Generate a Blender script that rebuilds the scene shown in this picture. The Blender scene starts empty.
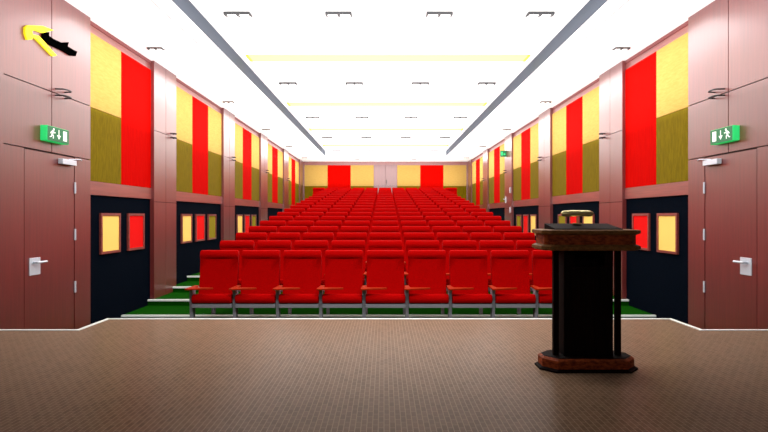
import bpy, bmesh, math, random
from mathutils import Vector
random.seed(3)
COL = bpy.context.scene.collection
F = 520.0            # focal length in pixels of a 768 wide frame
EYE = 1.58           # eye height over the hall floor
CX = 0.07            # the hall's axis, a hand's breadth right of the camera
WC, WP = 3.92, 4.00  # half widths: column faces, panel wall
CEIL, TRAY = EYE+2.60, EYE+2.82
STAGE = 0.48
BACK = 24.9
PITCH = 3.78
C1 = 8.72            # near face of the first column
CL = 0.92            # column length

# ------------------------------------------------------------------ helpers
def srgb(r, g, b):
    f = lambda c: (c/255/12.92) if c/255 <= 0.04045 else ((c/255+0.055)/1.055)**2.4
    return (f(r), f(g), f(b), 1)

class MB:
    def __init__(s): s.bm = bmesh.new()
    def box(s, x0, x1, y0, y1, z0, z1, bevel=0, seg=2, mi=0):
        bm = s.bm
        g = bmesh.ops.create_cube(bm, size=1)
        vs = g['verts']
        for v in vs:
            v.co = Vector(((x0+x1)/2+v.co.x*(x1-x0), (y0+y1)/2+v.co.y*(y1-y0), (z0+z1)/2+v.co.z*(z1-z0)))
        fs = set(f for v in vs for f in v.link_faces)
        for f in fs: f.material_index = mi
        if bevel:
            es = list({e for v in vs for e in v.link_edges})
            bmesh.ops.bevel(bm, geom=es, offset=bevel, segments=seg, profile=.5, affect='EDGES')
        return s
    def prism(s, pts, axis, a, b, mi=0, bevel=0):
        """extrude the polygon pts (2D) along axis from a to b"""
        def co(p, t):
            if axis == 'x': return (t, p[0], p[1])
            if axis == 'y': return (p[0], t, p[1])
            return (p[0], p[1], t)
        va = [s.bm.verts.new(co(p, a)) for p in pts]
        vb = [s.bm.verts.new(co(p, b)) for p in pts]
        fs = [s.bm.faces.new(va), s.bm.faces.new(vb[::-1])]
        n = len(pts)
        for i in range(n):
            fs.append(s.bm.faces.new((va[i], vb[i], vb[(i+1) % n], va[(i+1) % n])))
        for f in fs: f.material_index = mi
        bmesh.ops.recalc_face_normals(s.bm, faces=fs)
        if bevel:
            es = list({e for f in fs for e in f.edges})
            bmesh.ops.bevel(s.bm, geom=es, offset=bevel, segments=2, profile=.5, affect='EDGES')
        return s
    def loft(s, loops, mi=0):
        """closed skin over rings of equal length"""
        rings = [[s.bm.verts.new(p) for p in l] for l in loops]
        fs = []
        for a, b in zip(rings, rings[1:]):
            n = len(a)
            for i in range(n):
                fs.append(s.bm.faces.new((a[i], a[(i+1) % n], b[(i+1) % n], b[i])))
        fs.append(s.bm.faces.new(rings[0][::-1])); fs.append(s.bm.faces.new(rings[-1]))
        for f in fs: f.material_index = mi
        bmesh.ops.recalc_face_normals(s.bm, faces=fs)
        return s
    def tube(s, path, r, seg=12, mi=0):
        P = [Vector(p) for p in path]
        loops = []
        for i, p in enumerate(P):
            t = (P[min(i+1, len(P)-1)]-P[max(i-1, 0)]).normalized()
            up = Vector((0, 0, 1)) if abs(t.z) < .9 else Vector((0, 1, 0))
            u = t.cross(up).normalized(); w = t.cross(u).normalized()
            rr = r[i] if isinstance(r, (list, tuple)) else r
            loops.append([p+u*rr*math.cos(k*2*math.pi/seg)+w*rr*math.sin(k*2*math.pi/seg) for k in range(seg)])
        return s.loft(loops, mi)
    def build(s, name, mat, parent=None, smooth=False):
        me = bpy.data.meshes.new(name)
        s.bm.to_mesh(me); s.bm.free()
        for m in (mat if isinstance(mat, (list, tuple)) else [mat]): me.materials.append(m)
        if smooth:
            for p in me.polygons: p.use_smooth = True
            me.set_sharp_from_angle(angle=math.radians(38))
        o = bpy.data.objects.new(name, me); COL.objects.link(o)
        if parent:
            o.parent = parent
        return o

def empty(name, loc=(0, 0, 0), rz=0):
    o = bpy.data.objects.new(name, None); COL.objects.link(o)
    o.location = loc; o.rotation_euler = (0, 0, rz); o.empty_display_size = .1
    return o
def tag(o, label, cat, group=None, kind=None):
    o['label'] = label; o['category'] = cat
    if group: o['group'] = group
    if kind: o['kind'] = kind
    return o
def struct(o, label=None):
    o['kind'] = 'structure'
    if label: o['label'] = label
    return o
def copy_tree(o, parent=None):
    c = o.copy(); COL.objects.link(c); c.parent = parent
    for ch in list(o.children): copy_tree(ch, c)
    return c
ORD = ['zeroth', 'first', 'second', 'third', 'fourth', 'fifth', 'sixth', 'seventh', 'eighth', 'ninth', 'tenth', 'eleventh',
       'twelfth', 'thirteenth', 'fourteenth', 'fifteenth', 'sixteenth', 'seventeenth', 'eighteenth', 'nineteenth']

# ---------------------------------------------------------------- materials
def mat(name, col, rough=.6, metal=0, spec=.5, emit=None, estr=0, coat=0, noise=None, bump=0, sheen=0):
    """noise = (scale xyz, amount, second colour)"""
    m = bpy.data.materials.new(name); m.use_nodes = True
    nt = m.node_tree; b = nt.nodes['Principled BSDF']
    b.inputs['Base Color'].default_value = col
    b.inputs['Roughness'].default_value = rough
    b.inputs['Metallic'].default_value = metal
    b.inputs['Specular IOR Level'].default_value = spec
    b.inputs['Coat Weight'].default_value = coat; b.inputs['Coat Roughness'].default_value = .3
    b.inputs['Sheen Weight'].default_value = sheen
    if emit:
        b.inputs['Emission Color'].default_value = emit; b.inputs['Emission Strength'].default_value = estr
    if noise:
        sc, det, col2 = noise
        tc = nt.nodes.new('ShaderNodeTexCoord'); mp = nt.nodes.new('ShaderNodeMapping')
        mp.inputs['Scale'].default_value = sc
        n = nt.nodes.new('ShaderNodeTexNoise'); n.inputs['Scale'].default_value = 1; n.inputs['Detail'].default_value = det
        n.inputs['Roughness'].default_value = .65
        r = nt.nodes.new('ShaderNodeValToRGB')
        r.color_ramp.elements[0].position = .36; r.color_ramp.elements[1].position = .64
        r.color_ramp.elements[0].color = col; r.color_ramp.elements[1].color = col2
        nt.links.new(tc.outputs['Object'], mp.inputs['Vector']); nt.links.new(mp.outputs['Vector'], n.inputs['Vector'])
        nt.links.new(n.outputs['Fac'], r.inputs['Fac']); nt.links.new(r.outputs['Color'], b.inputs['Base Color'])
        if bump:
            bp = nt.nodes.new('ShaderNodeBump'); bp.inputs['Strength'].default_value = bump; bp.inputs['Distance'].default_value = .01
            nt.links.new(n.outputs['Fac'], bp.inputs['Height']); nt.links.new(bp.outputs['Normal'], b.inputs['Normal'])
    return m

M = {}
M['wood'] = mat('cherry_wood_veneer', srgb(92, 22, 19), .42, spec=.9, coat=1, noise=((34, 34, 1.6), 5, srgb(108, 30, 27)))
M['wood_dark'] = mat('dark_cherry_core', srgb(44, 14, 12), .6)
M['wood_rail'] = mat('cherry_rail', srgb(108, 38, 32), .42, spec=.9, coat=1, noise=((26, 1.6, 26), 5, srgb(140, 58, 50)))
M['yellow'] = mat('yellow_fabric', srgb(176, 140, 70), .9, spec=.1, noise=((8, 8, 40), 6, srgb(186, 152, 80)), bump=.15)
M['board_yellow'] = mat('pale_yellow_board', srgb(244, 206, 108), .9, spec=.1)
M['board_red'] = mat('red_board', srgb(222, 10, 8), .9, spec=.1)
M['board_olive'] = mat('olive_board', srgb(132, 118, 20), .9, spec=.1)
M['red'] = mat('red_fabric', srgb(176, 2, 0), .9, spec=.02, noise=((40, 40, 4), 6, srgb(190, 6, 1)), bump=.15)
M['olive'] = mat('olive_fabric', srgb(100, 84, 0), .9, spec=.1, noise=((30, 30, 6), 6, srgb(116, 98, 2)), bump=.15)
M['navy'] = mat('near_black_navy_fabric', srgb(2, 6, 14), .95, spec=.02, noise=((60, 60, 60), 3, srgb(5, 11, 22)))
M['ceiling'] = mat('white_ceiling_paint', (.88, .88, .88, 1), .9)
M['stage_black'] = mat('charcoal_stage_paint', srgb(40, 38, 38), .9, spec=.1)
M['greyface'] = mat('blue_grey_paint', srgb(66, 74, 86), .8)
M['line'] = mat('ceiling_joint', srgb(150, 130, 128), .8)
M['carpet'] = mat('green_carpet', srgb(4, 52, 0), 1, spec=.02, noise=((120, 120, 120), 4, srgb(12, 72, 2)), bump=.4)
M['nosing'] = mat('pale_aluminium_nosing', srgb(225, 230, 225), .45)
M['seat'] = mat('red_upholstery', srgb(145, 0, 0), .9, spec=.03, noise=((60, 60, 60), 4, srgb(156, 0, 0)), bump=.08)
M['steel'] = mat('grey_powder_coated_steel', srgb(128, 124, 132), .6, spec=.2)
M['arm'] = mat('orange_stained_wood', srgb(140, 26, 0), .6, spec=.1, noise=((4, 40, 40), 4, srgb(160, 38, 3)))
M['shell'] = mat('brown_back_shell', srgb(120, 60, 60), .6)
M['white_metal'] = mat('pale_satin_metal', srgb(205, 212, 222), .35, metal=.2)
M['black_metal'] = mat('black_metal', srgb(26, 16, 18), .5)
M['fixture'] = mat('grey_light_frame', srgb(52, 52, 54), .6)
M['lamp'] = mat('lamp_lens', (1, 1, 1, 1), .5, emit=(1, .97, .92, 1), estr=2.5)
M['strip'] = mat('pale_yellow_light_strip', (.9, .89, .255, 1), .8)
M['strip_end'] = mat('yellow_strip_end_cap', (.8, .7, .05, 1), .8)
M['brass'] = mat('polished_brass', srgb(232, 214, 150), .25, metal=.6)
M['lectern'] = mat('very_dark_walnut', srgb(12, 6, 5), .75, spec=.05, noise=((30, 30, 3), 4, srgb(24, 11, 8)), bump=.05)
M['burl'] = mat('reddish_burl_veneer', srgb(92, 34, 14), .6, spec=.1, noise=((26, 26, 60), 6, srgb(160, 74, 36)))
M['burl_lip'] = mat('brown_moulding', srgb(104, 66, 32), .6, spec=.1, noise=((30, 30, 60), 6, srgb(134, 92, 50)))
M['green_front'] = mat('green_sign_face', srgb(10, 104, 60), .5, emit=srgb(10, 104, 60), estr=.12)
M['green_side'] = mat('green_sign_housing', srgb(40, 200, 110), .5, emit=srgb(40, 220, 110), estr=.5)
M['picto'] = mat('white_pictogram', srgb(240, 250, 235), .6, emit=(1, 1, .95, 1), estr=.3)
M['tool_yellow'] = mat('bright_yellow_plastic', srgb(250, 240, 0), .6)
M['tool_black'] = mat('matt_black_rubber', srgb(2, 2, 2), 1, spec=0)

# stage floor: small glazed brick mosaic
def stage_mat():
    m = bpy.data.materials.new('beige_mosaic_floor'); m.use_nodes = True
    nt = m.node_tree; b = nt.nodes['Principled BSDF']
    tc = nt.nodes.new('ShaderNodeTexCoord'); mp = nt.nodes.new('ShaderNodeMapping')
    mp.inputs['Rotation'].default_value = (0, 0, math.pi/2)
    br = nt.nodes.new('ShaderNodeTexBrick')
    br.inputs['Color1'].default_value = srgb(116, 91, 72); br.inputs['Color2'].default_value = srgb(102, 80, 62)
    br.inputs['Mortar'].default_value = srgb(146, 122, 100)
    br.inputs['Scale'].default_value = 1
    br.inputs['Brick Width'].default_value = .075; br.inputs['Row Height'].default_value = .03
    br.inputs['Mortar Size'].default_value = .0022
    nt.links.new(tc.outputs['Object'], mp.inputs['Vector']); nt.links.new(mp.outputs['Vector'], br.inputs['Vector'])
    nt.links.new(br.outputs['Color'], b.inputs['Base Color'])
    bp = nt.nodes.new('ShaderNodeBump'); bp.inputs['Strength'].default_value = .12; bp.inputs['Distance'].default_value = .002
    nt.links.new(br.outputs['Fac'], bp.inputs['Height']); nt.links.new(bp.outputs['Normal'], b.inputs['Normal'])
    b.inputs['Roughness'].default_value = .3
    b.inputs['Specular IOR Level'].default_value = .02
    return m
M['stage'] = stage_mat()

# ---------------------------------------------------------------- geometry
def sx(side, x): return CX + side*x
def xbox(mb, side, a, b, *r, **k):
    """box whose x range is a..b away from the hall's axis on one side"""
    x0, x1 = sorted((sx(side, a), sx(side, b)))
    return mb.box(x0, x1, *r, **k)

# stage
pts = [(-4.7, -2.6), (4.84, -2.6), (4.84, 4.6), (CX+3.86, 4.6), (CX+3.86, 5.02), (3.07, 5.02), (3.07, 5.56), (-2.96, 5.56), (-2.96, 5.02), (CX-3.86, 5.02), (CX-3.86, 4.6), (-4.7, 4.6)]
struct(MB().prism(pts, 'z', .002, STAGE).build('floor_stage', M['stage']), 'beige mosaic tiled stage floor with a stepped front edge')
mb = MB()
e = .035
mb.box(3.07-e, CX+3.84, 5.02-e, 5.022, STAGE, STAGE+.006)
mb.box(3.07-e, 3.072, 5.022, 5.562, STAGE, STAGE+.006)
mb.box(-2.962, 3.07-e, 5.56-e, 5.562, STAGE, STAGE+.006)
mb.box(-2.962, -2.96+e, 5.022, 5.56-e, STAGE, STAGE+.006)
mb.box(CX-3.84, -2.96+e, 5.02-e, 5.022, STAGE, STAGE+.006)
struct(mb.build('trim_1', M['nosing']), 'white edge strip around the stage front')

# hall floor: rising carpeted platforms
PD, PR, P0 = .864, .0957, 7.76
mb = MB()
pr = [(4.6, -.1), (4.6, 0), (P0, 0)]
for k in range(1, 19):
    y = P0+PD*(k-1)
    pr += [(y, PR*k), ((y+PD) if k < 18 else BACK, PR*k)]
pr.append((BACK, -.1))
struct(mb.prism(pr, 'x', CX-WP, CX+WP).build('floor_hall', M['carpet']), 'green carpeted platforms stepping up to the back wall')
for k in range(1, 19):
    y = P0+PD*(k-1)
    o = MB().box(CX-WP+.002, CX+WP-.002, y-.012, y+.035, PR*k-.025, PR*k+.004).build('trim_%d' % (k+1), M['nosing'])
    struct(o, 'pale nosing strip on a carpeted step')

# side walls
SIDES = ((-1, 'left'), (1, 'right'))
bays = [(6.82, C1)] + [(C1+PITCH*i+CL, C1+PITCH*(i+1)) for i in range(4)]
ztrim = 20
for s, nm in SIDES:
    mb = MB(); xbox(mb, s, WP, WP+.2, 5.207, BACK+.2, -.1, CEIL+.3)
    struct(mb.build('wall_'+nm, M['wood']), nm+' side wall of the hall')
    # door block between stage and first bay: veneer panels with shadow gaps over a dark core
    mb = MB()
    xbox(mb, s, WC+.02, WP, 5.207, 6.82, 0, CEIL, mi=1)
    zd = EYE+.735; zj = EYE+1.44; g = .006
    for (a, b, c, d) in [(5.207, 6.02, zj+g, CEIL), (6.02+2*g, 6.82, zj+g, CEIL), (5.207, 6.02, zd+g, zj-g), (6.02+2*g, 6.82, zd+g, zj-g), (5.207, 5.56, 0, zd-g), (6.475, 6.82, 0, zd-g)]:
        xbox(mb, s, WC, WC+.03, a, b, c, d)
    struct(mb.build('wall_front_'+nm, [M['wood'], M['wood_dark']]), 'cherry wood clad wall around the %s side door' % nm)
    # jamb beside the stage
    mb = MB(); xbox(mb, s, WC-.04, WP+.6, 4.6, 5.207, 0, CEIL)
    struct(mb.build('wall_jamb_'+nm, M['wood']), 'cherry wood jamb beside the stage')
    mb = MB(); xbox(mb, s, 4.62, 4.8, -2.6, 4.6, 0, CEIL)
    struct(mb.build('wall_stage_'+nm, M['wood']), 'side wall of the stage')
    # side door (structure) with its hardware
    door = empty('door_%d' % (1 if s < 0 else 2), (sx(s, WC), 6.02, 0)); struct(door, 'cherry wood door in the %s wall beside the stage' % nm)
    def dpart(name, m, fn, smooth=False):
        mb = MB(); fn(mb)
        bmesh.ops.translate(mb.bm, verts=mb.bm.verts, vec=(-sx(s, WC), -6.02, 0))
        return mb.build(name, m, door, smooth)
    leaf = dpart('leaf', M['wood'], lambda mb: xbox(mb, s, WC+.003, WC+.019, 5.572, 6.463, .01, EYE+.72))
    for zc in (.35, -.23, -.88):
        dpart('hinge', M['white_metal'], lambda mb: mb.tube([(sx(s, WC-.008), 6.469, EYE+zc-.07), (sx(s, WC-.008), 6.469, EYE+zc+.07)], .012, 10), True)
    dpart('lock_plate', M['white_metal'], lambda mb: xbox(mb, s, WC-.006, WC+.003, 5.64, 5.82, EYE-.65, EYE-.46, bevel=.002))
    def lever(mb):
        mb.tube([(sx(s, WC-.005), 5.70, EYE-.51), (sx(s, WC-.055), 5.70, EYE-.51), (sx(s, WC-.062), 5.72, EYE-.51), (sx(s, WC-.062), 5.84, EYE-.51)], .013, 10)
    dpart('lever', M['white_metal'], lever, True)
    def closer(mb):
        xbox(mb, s, WC-.06, WC-.0, 6.14, 6.42, EYE+.615, EYE+.68, bevel=.006)
    dpart('door_closer', M['white_metal'], closer)
    dpart('closer_arm', M['white_metal'], lambda mb: mb.tube([(sx(s, WC-.03), 6.3, EYE+.685), (sx(s, WC-.08), 6.45, EYE+.70), (sx(s, WC-.012), 6.60, EYE+.705)], .007, 8), True)
    # rails and cornices along the bays
    for i, (y0, y1) in enumerate(bays):
        mb = MB(); xbox(mb, s, WP-.035, WP, y0, y1, EYE+.285, EYE+.465)
        struct(mb.build('trim_%d' % ztrim, M['wood_rail']), 'wooden rail under the coloured wall panels'); ztrim += 1
        mb = MB(); xbox(mb, s, WP-.03, WP, y0, y1, CEIL-.05, CEIL)
        struct(mb.build('trim_%d' % ztrim, M['shell']), 'dark cornice over a wall bay'); ztrim += 1
        mb = MB(); xbox(mb, s, WP-.015, WP, y0, y1, EYE+2.45, CEIL-.05)
        struct(mb.build('trim_%d' % ztrim, M['wood_rail']), 'wooden band over the coloured wall panels'); ztrim += 1
        # coloured fabric panels
        cols = [0, 1] if i == 0 else [0, 1, 2]
        w = (C1-7.725) if i == 0 else (y1-y0)/3
        starts = [6.82, 7.725] if i == 0 else [y0+w*j for j in range(3)]
        ends = [7.725, C1] if i == 0 else [y0+w*(j+1) for j in range(3)]
        for j in cols:
            a, b = starts[j], ends[j]
            bay = '%s bay of %s wall' % (ORD[i+1], nm)
            where = ('next to the door' if i == 0 else 'nearest the stage') if j == 0 else 'farthest from the stage'
            if j == 1:
                mb = MB(); xbox(mb, s, WP-.027, WP-.002, a+.002, b-.002, EYE+.467, EYE+2.448, bevel=.004, seg=1)
                tag(mb.build('acoustic_panel', M['red']), 'tall red fabric panel in the %s' % bay, 'wall panel', 'coloured fabric panels on the side walls')
            else:
                mb = MB(); xbox(mb, s, WP-.027, WP-.002, a+.002, b-.002, EYE+1.452, EYE+2.448, bevel=.004, seg=1)
                tag(mb.build('acoustic_panel', M['yellow']), 'yellow upper fabric panel %s in the %s' % (where, bay), 'wall panel', 'coloured fabric panels on the side walls')
                mb = MB(); xbox(mb, s, WP-.027, WP-.002, a+.002, b-.002, EYE+.467, EYE+1.448, bevel=.004, seg=1)
                tag(mb.build('acoustic_panel', M['olive']), 'olive fabric panel under the yellow one %s, %s' % (where, bay), 'wall panel', 'coloured fabric panels on the side walls')
        # near black lower panel
        if i < 4:
            zf = -.0 if i == 0 else PR*max(0, math.floor((y0-P0)/PD)+1)
            mb = MB(); xbox(mb, s, WP-.012, WP, y0, y1, zf+.002, EYE+.283)
            tag(mb.build('lower_wall_panel', M['navy']), 'near black lower wall panel in the %s' % bay, 'wall panel', 'near black panels low on the side walls')
        # framed boards
        if i < 3:
            spots = [(7.155, 'yellow'), (7.92, 'red')] if i == 0 else [(10.02+PITCH*(i-1), 'yellow'), (10.775+PITCH*(i-1), 'red'), (11.53+PITCH*(i-1), 'olive')]
            for (ys, cn) in spots:
                t = empty('framed_board', (sx(s, WP-.012), ys+.265, EYE-.53))
                a, b, z0, z1 = -.265, .265, 0, .57
                def fx(mb, x0, x1, *r, **k):
                    q = sorted((-s*x0, -s*x1)); return mb.box(q[0], q[1], *r, **k)
                mb = MB(); fr = .035
                fx(mb, 0, .03, a, b, z0, z0+fr); fx(mb, 0, .03, a, b, z1-fr, z1)
                fx(mb, 0, .03, a, a+fr, z0+fr, z1-fr); fx(mb, 0, .03, b-fr, b, z0+fr, z1-fr)
                mb.build('frame', M['wood_rail'], t)
                mb = MB(); fx(mb, 0, .018, a+fr, b-fr, z0+fr, z1-fr); mb.build('board', M['board_'+cn], t)
                tag(t, 'small wood framed %s board on the near black panel, %s' % (cn, bay), 'notice board', 'framed boards along the side walls')

# columns
def u_ring(mb, s, x, y0, y1, z, out=.11):
    r = .009
    p = []
    n = 8
    p.append((x, y0, z))
    p.append((x-s*(out*.55), y0+.015, z))
    for i in range(n+1):
        t = math.pi*i/n
        p.append((x-s*(out*.6+out*.4*math.sin(t)), (y0+y1)/2-(y1-y0)/2*math.cos(t)*.9, z))
    p.append((x-s*(out*.55), y1-.015, z))
    p.append((x, y1, z))
    mb.tube(p, r, 8)
def bracket(s, y, label, x=WC):
    t = empty('wall_bracket', (sx(s, x), y, EYE+1.45))
    for dz in (.04, -.035):
        mb = MB(); u_ring(mb, s, 0, -.09, .09, dz); mb.build('hook', M['black_metal'], t, True)
    if y > 7: t.scale = (.85, .6, 1)
    tag(t, label, 'bracket', 'small black double brackets on the wood cladding')
for s, nm in SIDES:
    for i in range(5):
        y0 = C1+PITCH*i; y1 = y0+CL if i < 4 else BACK
        zf = PR*(math.floor((y0-P0)/PD)+1)
        ym = (y0+y1)/2; g = .005
        mb = MB()
        xbox(mb, s, WC+.012, WP, y0, y1, zf, CEIL, mi=1)
        xbox(mb, s, WC, WC+.02, y0, ym-g, EYE+1.44+g, CEIL)
        xbox(mb, s, WC, WC+.02, ym+g, y1, EYE+1.44+g, CEIL)
        xbox(mb, s, WC, WC+.02, y0, ym-g, EYE+.24+g, EYE+1.44-g)
        xbox(mb, s, WC, WC+.02, ym+g, y1, EYE+.24+g, EYE+1.44-g)
        xbox(mb, s, WC, WC+.02, y0, ym-g, zf, EYE+.24-g)
        xbox(mb, s, WC, WC+.02, ym+g, y1, zf, EYE+.24-g)
        xbox(mb, s, WC, WP, y0-.012, y0, zf, CEIL)
        o = mb.build('wall_column', [M['wood'], M['wood_dark']])
        tag(o, 'wood clad column on the %s wall, %s from the stage' % (nm, ORD[i+1] if i < 4 else 'fifth and farthest'), 'column', 'wood clad columns along the side walls')
        if s > 0 and i == 2:    # a narrow side door is set into this column
            X = sx(1, WC); z0 = EYE+.42
            MB().box(X-.012, X, 16.99, 17.11, z0, z0+.22, bevel=.003).build('lock_plate', M['white_metal'], o)['label'] = 'pale lock plate'
            MB().tube([(X-.01, 17.05, z0+.13), (X-.07, 17.05, z0+.13), (X-.07, 16.91, z0+.13)], .014, 8).build('lever', M['white_metal'], o, True)['label'] = 'pale lever handle'
            for z in (.82, .2):
                MB().tube([(X-.012, 16.42, EYE+z-.09), (X-.012, 16.42, EYE+z+.09)], .018, 8).build('hinge', M['white_metal'], o, True)['label'] = 'pale hinge'
        if i < 4:
            bracket(s, ym+.24, 'small black double bracket on the %s column of the %s wall' % (ORD[i+1], nm))
    bracket(s, 6.18, 'small black double bracket above the door on the %s wall' % nm)

# back wall
struct(MB().box(-4.2, 4.35, BACK, BACK+.2, -.1, CEIL+.3).build('wall_back', M['wood_rail']), 'far wall of the hall behind the seats')
xb = [303.9, 327.5, 350.2, 373.3]
pw = 1.105
zb = PR*18
for side in (-1, 1):
    nm = 'left' if side < 0 else 'right'
    for j, cn in enumerate(('yellow', 'red', 'yellow')):
        a = sx(side, .56+pw*(2-j)); b = sx(side, .56+pw*(3-j)); a, b = min(a, b)+.002, max(a, b)-.002
        where = ('beside the corner', 'middle', 'beside the double door')[j]
        if cn == 'red':
            tag(MB().box(a, b, BACK-.027, BACK-.002, zb, EYE+2.43, bevel=.004, seg=1).build('acoustic_panel', M['red']),
                'tall red fabric panel on the far wall, %s of the double door' % nm, 'wall panel', 'coloured fabric panels on the far wall')
        else:
            tag(MB().box(a, b, BACK-.027, BACK-.002, EYE+1.432, EYE+2.43, bevel=.004, seg=1).build('acoustic_panel', M['yellow']),
                'yellow upper fabric panel on the far wall, %s on the %s' % (where, nm), 'wall panel', 'coloured fabric panels on the far wall')
            tag(MB().box(a, b, BACK-.027, BACK-.002, zb, EYE+1.428, bevel=.004, seg=1).build('acoustic_panel', M['olive']),
                'olive far wall fabric panel under the yellow one %s on the %s' % (where, nm), 'wall panel', 'coloured fabric panels on the far wall')
d = empty('door_3', (CX, BACK, zb)); struct(d, 'double wooden door in the middle of the far wall')
h1 = EYE+1.42-zb; h2 = EYE+2.44-zb
for q in (-1, 1):
    a, b = sorted((q*.006, q*.55))
    l = MB().box(a, b, -.035, 0, 0, h1-.006, bevel=.003, seg=1).box(a, b, -.035, 0, h1+.006, h2, bevel=.003, seg=1).build('leaf', M['wood'], d)
MB().tube([(.05, -.035, h1+.14), (.05, -.08, h1+.14), (.05, -.08, h1+.30), (.05, -.035, h1+.30)], .012, 8).build('pull_handle', M['black_metal'], d, True)

# stage rear wall (behind the viewpoint)
struct(MB().box(-4.75, 4.9, -2.8, -2.6, 0, CEIL).build('wall_front', M['stage_black']), 'rear wall of the stage')

# ceiling: lower border with a raised tray
TX, TY0, TY1 = 2.63, 5.6, 22.5
mb = MB()
for s, nm in SIDES:
    xbox(mb, s, TX, 4.8, 5.0, BACK+.2, CEIL, TRAY+.1)
mb.box(CX-TX, CX+TX, 5.0, TY0, CEIL, TRAY+.1)
mb.box(CX-TX, CX+TX, TY1, BACK+.2, CEIL, TRAY+.1)
struct(mb.build('ceiling', M['ceiling']), 'white lower ceiling border around the raised tray')
struct(MB().box(CX-TX, CX+TX, TY0, TY1, TRAY, TRAY+.1).build('ceiling_tray', M['ceiling']), 'white raised centre of the ceiling')
for s, nm in SIDES:
    mb = MB(); xbox(mb, s, TX-.012, TX, TY0, TY1, CEIL, TRAY)
    struct(mb.build('trim_%d' % ztrim, M['greyface']), 'blue grey upright edge of the ceiling tray'); ztrim += 1
    mb = MB(); xbox(mb, s, TX+.24, TX+.252, 4.6, TY1+.3, CEIL-.004, CEIL)
    struct(mb.build('trim_%d' % ztrim, M['line']), 'thin joint line along the ceiling border'); ztrim += 1

struct(MB().box(-4.75, 4.9, -2.8, 5.0, CEIL, TRAY+.1).build('ceiling_stage', M['stage_black']), 'dark ceiling over the stage')
# light strips across the tray
for i in range(4):
    yc = 9.26+3.82*i
    t = empty('ceiling_light_strip', (CX, yc, TRAY))
    MB().box(-2.44, 2.44, -.17, .17, -.02, 0).build('diffuser', M['strip'], t)
    for q in (-1, 1):
        MB().box(*sorted((q*2.44, q*2.49)), -.17, .17, -.022, 0).build('end_cap', M['strip_end'], t)
    tag(t, 'pale yellow light strip across the ceiling tray, %s from the stage' % ORD[i+1], 'ceiling light', 'yellow light strips across the ceiling')

# twin downlights
def make_downlight():
    t = empty('twin_downlight')
    mb = MB()
    W, D, H = .18, .09, .036
    mb.box(-W, W, -D, -D+.02, -H, 0)
    for x0, x1 in ((-W, -W+.022), (-.016, .016), (W-.022, W)):
        mb.prism([(-D+.02, 0), (-D+.02, -H), (.0, -H), (D, -.008), (D, 0)], 'x', x0, x1)
    mb.build('frame', M['fixture'], t)
    for x in (-1, 1):
        a, b = sorted((x*.019, x*(W-.025)))
        MB().box(a, b, -D+.024, D-.01, -.012, 0).build('lamp', M['lamp'], t)
    return t
proto = make_downlight(); used = False
def downlight(x, y, z, label, group):
    global used
    o = proto if not used else copy_tree(proto)
    used = True
    o.location = (x, y, z); tag(o, label, 'ceiling light', group)
    if z < TRAY-.01: o.scale = (.64, .7, .7)
for r in range(5):
    y = 7.26+3.79*r
    for c, x in enumerate((-2.105, -.70, .70, 2.105)):
        downlight(CX+x, y, TRAY, 'twin downlight in the ceiling tray, %s from the left in the %s row' % (ORD[c+1], ORD[r+1]), 'twin downlights in the ceiling tray')
for s, nm in SIDES:
    for i in range(5):
        downlight(sx(s, 3.61), 8.07+3.78*i, CEIL, 'twin downlight in the %s ceiling border, %s from the stage' % (nm, ORD[i+1]), 'twin downlights in the ceiling border')
for q, nm in ((-1, 'left'), (1, 'right')):
    downlight(CX+q*1.31, 23.9, CEIL, 'twin downlight close to the far wall, %s one of the two' % nm, 'twin downlights in the ceiling border')

# exit signs on the door blocks
def exit_sign(s, y0, nm):
    t = empty('exit_sign', (sx(s, WC), y0, EYE+.85))
    L, H, D = .40, .17, .08
    x0, x1 = sorted((0, -s*D))
    MB().box(x0, x1, 0, L, 0, H, bevel=.004, seg=1).build('housing', M['green_side'], t)
    xf = -s*D
    q = sorted((xf, xf-s*.003))
    face = MB().box(q[0], q[1], .004, L-.004, .004, H-.004).build('sign_face', M['green_front'], t)
    def P(mb, pts):  # polygon pictogram on the face (y, z)
        a, b = sorted((xf-s*.003, xf-s*.005)); mb.prism(pts, 'x', a, b)
    # near end: running figure, then arrow down, then doorway
    mb = MB()
    def R(y, z, w, h): P(mb, [(y, z), (y+w, z), (y+w, z+h), (y, z+h)])
    def bar(y0, z0, y1, z1, w):
        dx, dz = y1-y0, z1-z0; l = math.hypot(dx, dz); nx, nz = -dz/l*w/2, dx/l*w/2
        P(mb, [(y0+nx, z0+nz), (y1+nx, z1+nz), (y1-nx, z1-nz), (y0-nx, z0-nz)])
    P(mb, [(.112+.014*math.cos(k*math.pi/5), .138+.014*math.sin(k*math.pi/5)) for k in range(10)])
    bar(.100, .124, .082, .078, .026)
    bar(.098, .118, .068, .106, .010); bar(.068, .106, .050, .086, .010)
    bar(.100, .116, .126, .098, .010); bar(.126, .098, .142, .106, .010)
    bar(.084, .082, .106, .060, .014); bar(.106, .060, .100, .032, .012)
    bar(.080, .080, .068, .052, .014); bar(.068, .052, .040, .046, .012)
    mb.build('running_figure', M['picto'], t)
    mb = MB(); bar(.205, .145, .205, .08, .012); P(mb, [(.170, .082), (.205, .035), (.240, .082)]); mb.build('arrow', M['picto'], t)
    mb = MB(); P(mb, [(.285, .03), (.355, .03), (.355, .145), (.285, .145)]); mb.build('doorway_symbol', M['picto'], t)
    tag(t, 'green exit sign with running figure above the door on the %s' % nm, 'exit sign', 'green exit signs above the side doors')
exit_sign(-1, 5.82, 'left'); exit_sign(1, 5.83, 'right')

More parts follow.
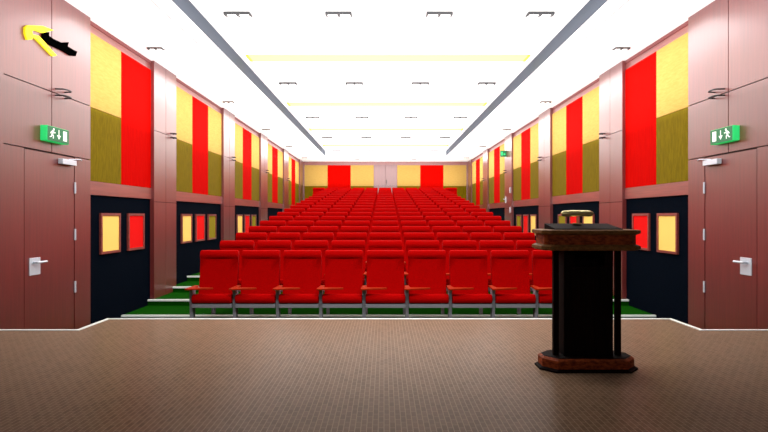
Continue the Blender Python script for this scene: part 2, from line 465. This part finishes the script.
# small sign and door hardware on the third column of the right wall
t = empty('exit_sign', (sx(1, WC), 16.95, EYE+1.93))
MB().box(-.20, 0, -.03, .03, 0, .20, bevel=.004, seg=1).build('housing', M['green_front'], t)
MB().box(-.17, -.13, -.034, -.03, .04, .16).box(-.10, -.04, -.034, -.03, .06, .10).build('pictogram', M['green_side'], t)
tag(t, 'small green exit sign jutting from the third column on the right wall', 'exit sign')
# yellow and black tool hanging on the left wall
def wallpt(px, py):   # outline sketched on the cladding: y along the wall, z up
    u = 15+px/8.64; v = 15+py/8.64
    y = 3.83*F/(384-u)
    return (y, EYE+(216-v)*y/F)
ORG = (sx(-1, WC), 5.95, EYE+1.95)
t = empty('wall_mounted_tool', ORG)
yel = [(88, 105), (112, 88), (240, 95), (335, 132), (235, 155), (165, 128), (146, 140), (152, 168), (205, 180), (360, 350), (325, 357), (180, 205), (150, 192), (145, 212), (105, 215), (88, 160)]
blk = [(240, 165), (262, 146), (295, 150), (294, 180), (330, 205), (398, 238), (465, 235), (455, 270), (500, 298), (538, 316), (524, 356), (480, 350), (440, 325), (395, 300), (330, 270), (300, 255), (240, 195)]
def outline(pp): return [(a-ORG[1], b-ORG[2]) for a, b in (wallpt(*p) for p in pp)]
MB().prism(outline(yel), 'x', 0, .024).build('hooked_head', M['tool_yellow'], t)['label'] = 'bright yellow hooked head with two arms'
MB().prism(outline(blk), 'x', 0, .022).build('grip', M['tool_black'], t)['label'] = 'black jagged grip'
tag(t, 'bright yellow arrow-shaped fitting with black jagged grip high on the left wall', 'wall fitting')

# ---------------------------------------------------------------- seats
W = .58
def arm_mesh(x):
    mb = MB()
    pl = [(-.04, 0), (.0, -.012), (.31, .085), (.30, .10), (.045, .13), (.03, .34), (-.025, .34)]
    mb.prism([(x+a, b-.20) for a, b in pl], 'z', .60, .622, bevel=.004)
    return mb
def post_mesh(x):
    mb = MB()
    pl = [(-.07, 0), (.12, 0), (.10, .03), (-.02, .05), (-.02, .35), (.02, .598), (-.06, .598), (-.055, .05), (-.07, .03)]
    pl = [(-.065, 0), (.02, 0), (.015, .05), (.03, .56), (.12, .598), (-.11, .598), (-.085, .54), (-.065, .05)]
    mb.prism(pl, 'x', x-.022, x+.022, bevel=.003)
    return mb
def make_chair(last=False):
    t = empty('auditorium_seat')
    h = .262
    # side profile of the backrest (y, z), front face first
    prof = [(.115, .46), (.150, .62), (.178, .80), (.196, .985), (.188, 1.0), (.178, 1.03), (.180, 1.06), (.195, 1.092), (.225, 1.102), (.262, 1.09),
            (.275, 1.05), (.262, .98), (.245, .80), (.220, .62), (.185, .46)]
    cy = sum(p[0] for p in prof)/len(prof); cz = sum(p[1] for p in prof)/len(prof)
    loops = []
    for x, sc in ((-h, .0), (-h+.004, .55), (-h+.016, 1), (-h*.5, 1), (0, 1), (h*.5, 1), (h-.016, 1), (h-.004, .55), (h, 0)):
        r = .012*(1-sc)
        dish = .014*math.cos(x/h*math.pi/2)
        L = []
        for (py, pz) in prof:
            q = Vector((py-cy, pz-cz)); l = q.length
            q = q*(1-r/l)
            fr = dish if py < cy+.0 + (pz-cz)*.16 and pz < .99 else 0
            L.append((x, cy+q.x+fr, cz+q.y))
        loops.append(L)
    MB().loft(loops).build('backrest', M['seat'], t, True)
    MB().box(-h+.02, h-.02, .262, .272, .60, .96, bevel=.004, seg=1).build('back_shell', M['shell'], t)
    # seat cushion
    prof = [(.15, .43), (-.10, .412), (-.135, .42), (-.15, .45), (-.145, .49), (-.12, .522), (-.08, .53), (.06, .515), (.14, .50)]
    loops = []
    for x, k in ((-.264, .93), (-.252, 1), (-.12, 1.0), (.12, 1.0), (.252, 1), (.264, .93)):
        loops.append([(x, py*k, .47+(pz-.47)*k) for py, pz in prof])
    MB().loft(loops).build('seat', M['seat'], t, True)
    MB().box(-W/2+.024, W/2-.024, -.125, -.07, .352, .405, bevel=.006).build('seat_rail', M['steel'], t)
    ends = (-W/2, W/2) if last else (-W/2,)
    for x in ends:
        arm_mesh(x).build('armrest', M['arm'], t)
        post_mesh(x).build('leg', M['steel'], t)
    return t
chair, chair_end = make_chair(), make_chair(True)
first = {0: True, 1: True}
YB = 7.06
for k in range(19):
    n = 11 if k == 18 else 9
    for j in range(n):
        last = j == n-1
        p = chair_end if last else chair
        o = p if first[int(last)] else copy_tree(p)
        first[int(last)] = False
        o.location = (.02+.0012*k+(j-(n-1)/2)*W, YB+PD*k, PR*k+(.0 if k else 0))
        row = 'front row' if k == 0 else ('back row' if k == 18 else '%s row from the stage' % ORD[k+1])
        tag(o, 'red auditorium seat, %s from the left in the %s' % (ORD[j+1], row), 'seat', 'rows of red auditorium seats')

# ---------------------------------------------------------------- lectern
LX, LY = 1.468, 3.80
t = empty('lectern', (LX, LY, STAGE))
def octo(hx, y0, y1, c): return [(-hx+c, y0), (hx-c, y0), (hx, y0+c), (hx, y1-c), (hx-c, y1), (-hx+c, y1), (-hx, y1-c), (-hx, y0+c)]
def layers(name, rows, m, **k):
    """stack of octagons (half width, front, back, chamfer, z)"""
    return MB().loft([[(x, y, z) for x, y in octo(hx, a, b, c)] for hx, a, b, c, z in rows]).build(name, m, t, **k)
layers('base_moulding', [(.352, -.165, .145, .09, 0), (.352, -.165, .145, .09, .012), (.330, -.152, .132, .085, .022)], M['lectern'])
layers('base', [(.330, -.150, .130, .085, .022), (.330, -.150, .130, .085, .078), (.315, -.135, .115, .08, .092)], M['burl'])
layers('base_top', [(.314, -.134, .114, .08, .092), (.300, -.125, .105, .08, .096)], M['lectern'])
# hollow body, open towards the speaker with a shelf recess
bw, zt = .176, .856
MB().box(-bw, bw, -.07, .09, .096, .74, bevel=.003).box(-bw, -.10, -.07, .09, .74, zt).box(.115, bw, -.07, .09, .74, zt).box(-.10, .115, .04, .09, .74, zt).build('body', M['lectern'], t)
for x in (-bw+.012, -.05, .05, bw-.03):
    MB().box(x, x+.018, -.076, -.07, .10, .72, bevel=.002, seg=1).build('fluting', M['lectern'], t)
for x in (-.225, .225):
    for y in (-.03,):
        MB().box(x-.019, x+.019, y-.02, y+.02, .096, zt, bevel=.004).build('post', M['lectern'], t)
layers('lower_moulding', [(.335, -.155, .165, .05, .856), (.352, -.165, .175, .05, .866), (.352, -.165, .175, .05, .886), (.328, -.148, .158, .05, .898)], M['burl_lip'])
layers('frieze', [(.326, -.146, .156, .05, .898), (.326, -.146, .156, .05, .966)], M['burl'])
layers('upper_moulding', [(.328, -.148, .158, .05, .966), (.352, -.165, .175, .05, .978), (.352, -.165, .175, .05, .998), (.335, -.155, .165, .05, 1.003)], M['burl_lip'])
MB().loft([[(-.255, -.12, 1.003), (.225, -.12, 1.003), (.225, .13, 1.003), (-.255, .13, 1.003)],
           [(-.255, -.115, 1.010), (.222, -.115, 1.010), (.213, .125, 1.044), (-.258, .125, 1.044)]]).build('reading_board', M['lectern'], t)
tag(t, 'dark wooden lectern with octagonal base and moulded top on the stage', 'lectern')
# brass lamp on it
t = empty('lectern_lamp', (LX-.035, LY+.06, STAGE+1.0402))
MB().tube([(0, 0, 0), (0, 0, .008), (0, 0, .009)], [.035, .035, .02], 20).build('foot', M['brass'], t, True)
MB().tube([(0, 0, .009), (0, 0, .055)], .005, 10).build('stem', M['brass'], t, True)
n = 16; path = []; rad = []
for i in range(n+1):
    u = i/n*2-1
    path.append((u*.118, 0, .076+.004*(1-u*u))); rad.append(.023*(1-abs(u)**10*.5))
MB().tube(path, rad, 18).build('lamp_shade', M['brass'], t, True)
tag(t, 'small brass reading lamp with tubular shade on top of the lectern', 'lamp')

# ---------------------------------------------------------------- lights
def area(name, loc, sx_, sy_, power, up=False, col=(1, 1, 1)):
    l = bpy.data.lights.new(name, 'AREA'); l.shape = 'RECTANGLE'; l.size = sx_; l.size_y = sy_; l.energy = power; l.color = col
    o = bpy.data.objects.new(name, l); COL.objects.link(o); o.location = loc
    if up: o.rotation_euler = (math.pi, 0, 0)
    return o
area('tray_light', (CX, 14.2, TRAY-.06), 4.6, 16.0, 170)  # unseen area light, in addition to the modelled tray downlights
for s, nm in SIDES:
    area('border_light_'+nm, (sx(s, 3.3), 15.2, CEIL-.05), .8, 17.0, 160)  # unseen area lights besides the modelled border downlights
area('ceiling_fill', (CX, 14.4, EYE+1.35), 7.5, 20.4, 1120, up=True)  # unseen upward fill in mid-air, added to whiten the ceiling
o = area('audience_fill', (CX, 4.3, CEIL-.25), 5.0, .4, 230); o.rotation_euler = (math.radians(68), 0, 0)  # added fill without a fixture, lifts the fronts of the seats
o = area('far_wall_fill', (CX, 21.2, CEIL-.1), 6.4, .5, 60); o.rotation_euler = (math.radians(72), 0, 0)  # added fill without a fixture, brightens the far wall
o = area('stage_front_fill', (CX, -1.8, EYE+1.9), 5.0, .6, 30); o.rotation_euler = (math.radians(80), 0, 0)  # unseen fill behind the camera, added to lift the lectern front
w = bpy.data.worlds.new('World'); bpy.context.scene.world = w; w.use_nodes = True
w.node_tree.nodes['Background'].inputs['Color'].default_value = (.8, .85, 1, 1)
w.node_tree.nodes['Background'].inputs['Strength'].default_value = .2

# ---------------------------------------------------------------- camera
cam = bpy.data.cameras.new('Camera'); co = bpy.data.objects.new('Camera', cam); COL.objects.link(co)
cam.sensor_width = 36; cam.lens = F/768*36
co.location = (0, 0, EYE); co.rotation_euler = (math.pi/2, 0, 0)
cam.clip_start = .05; cam.clip_end = 200
sc = bpy.context.scene
sc.camera = co
sc.view_settings.view_transform = 'Standard'; sc.view_settings.look = 'None'
sc.view_settings.gamma = 1; sc.view_settings.exposure = 0.12
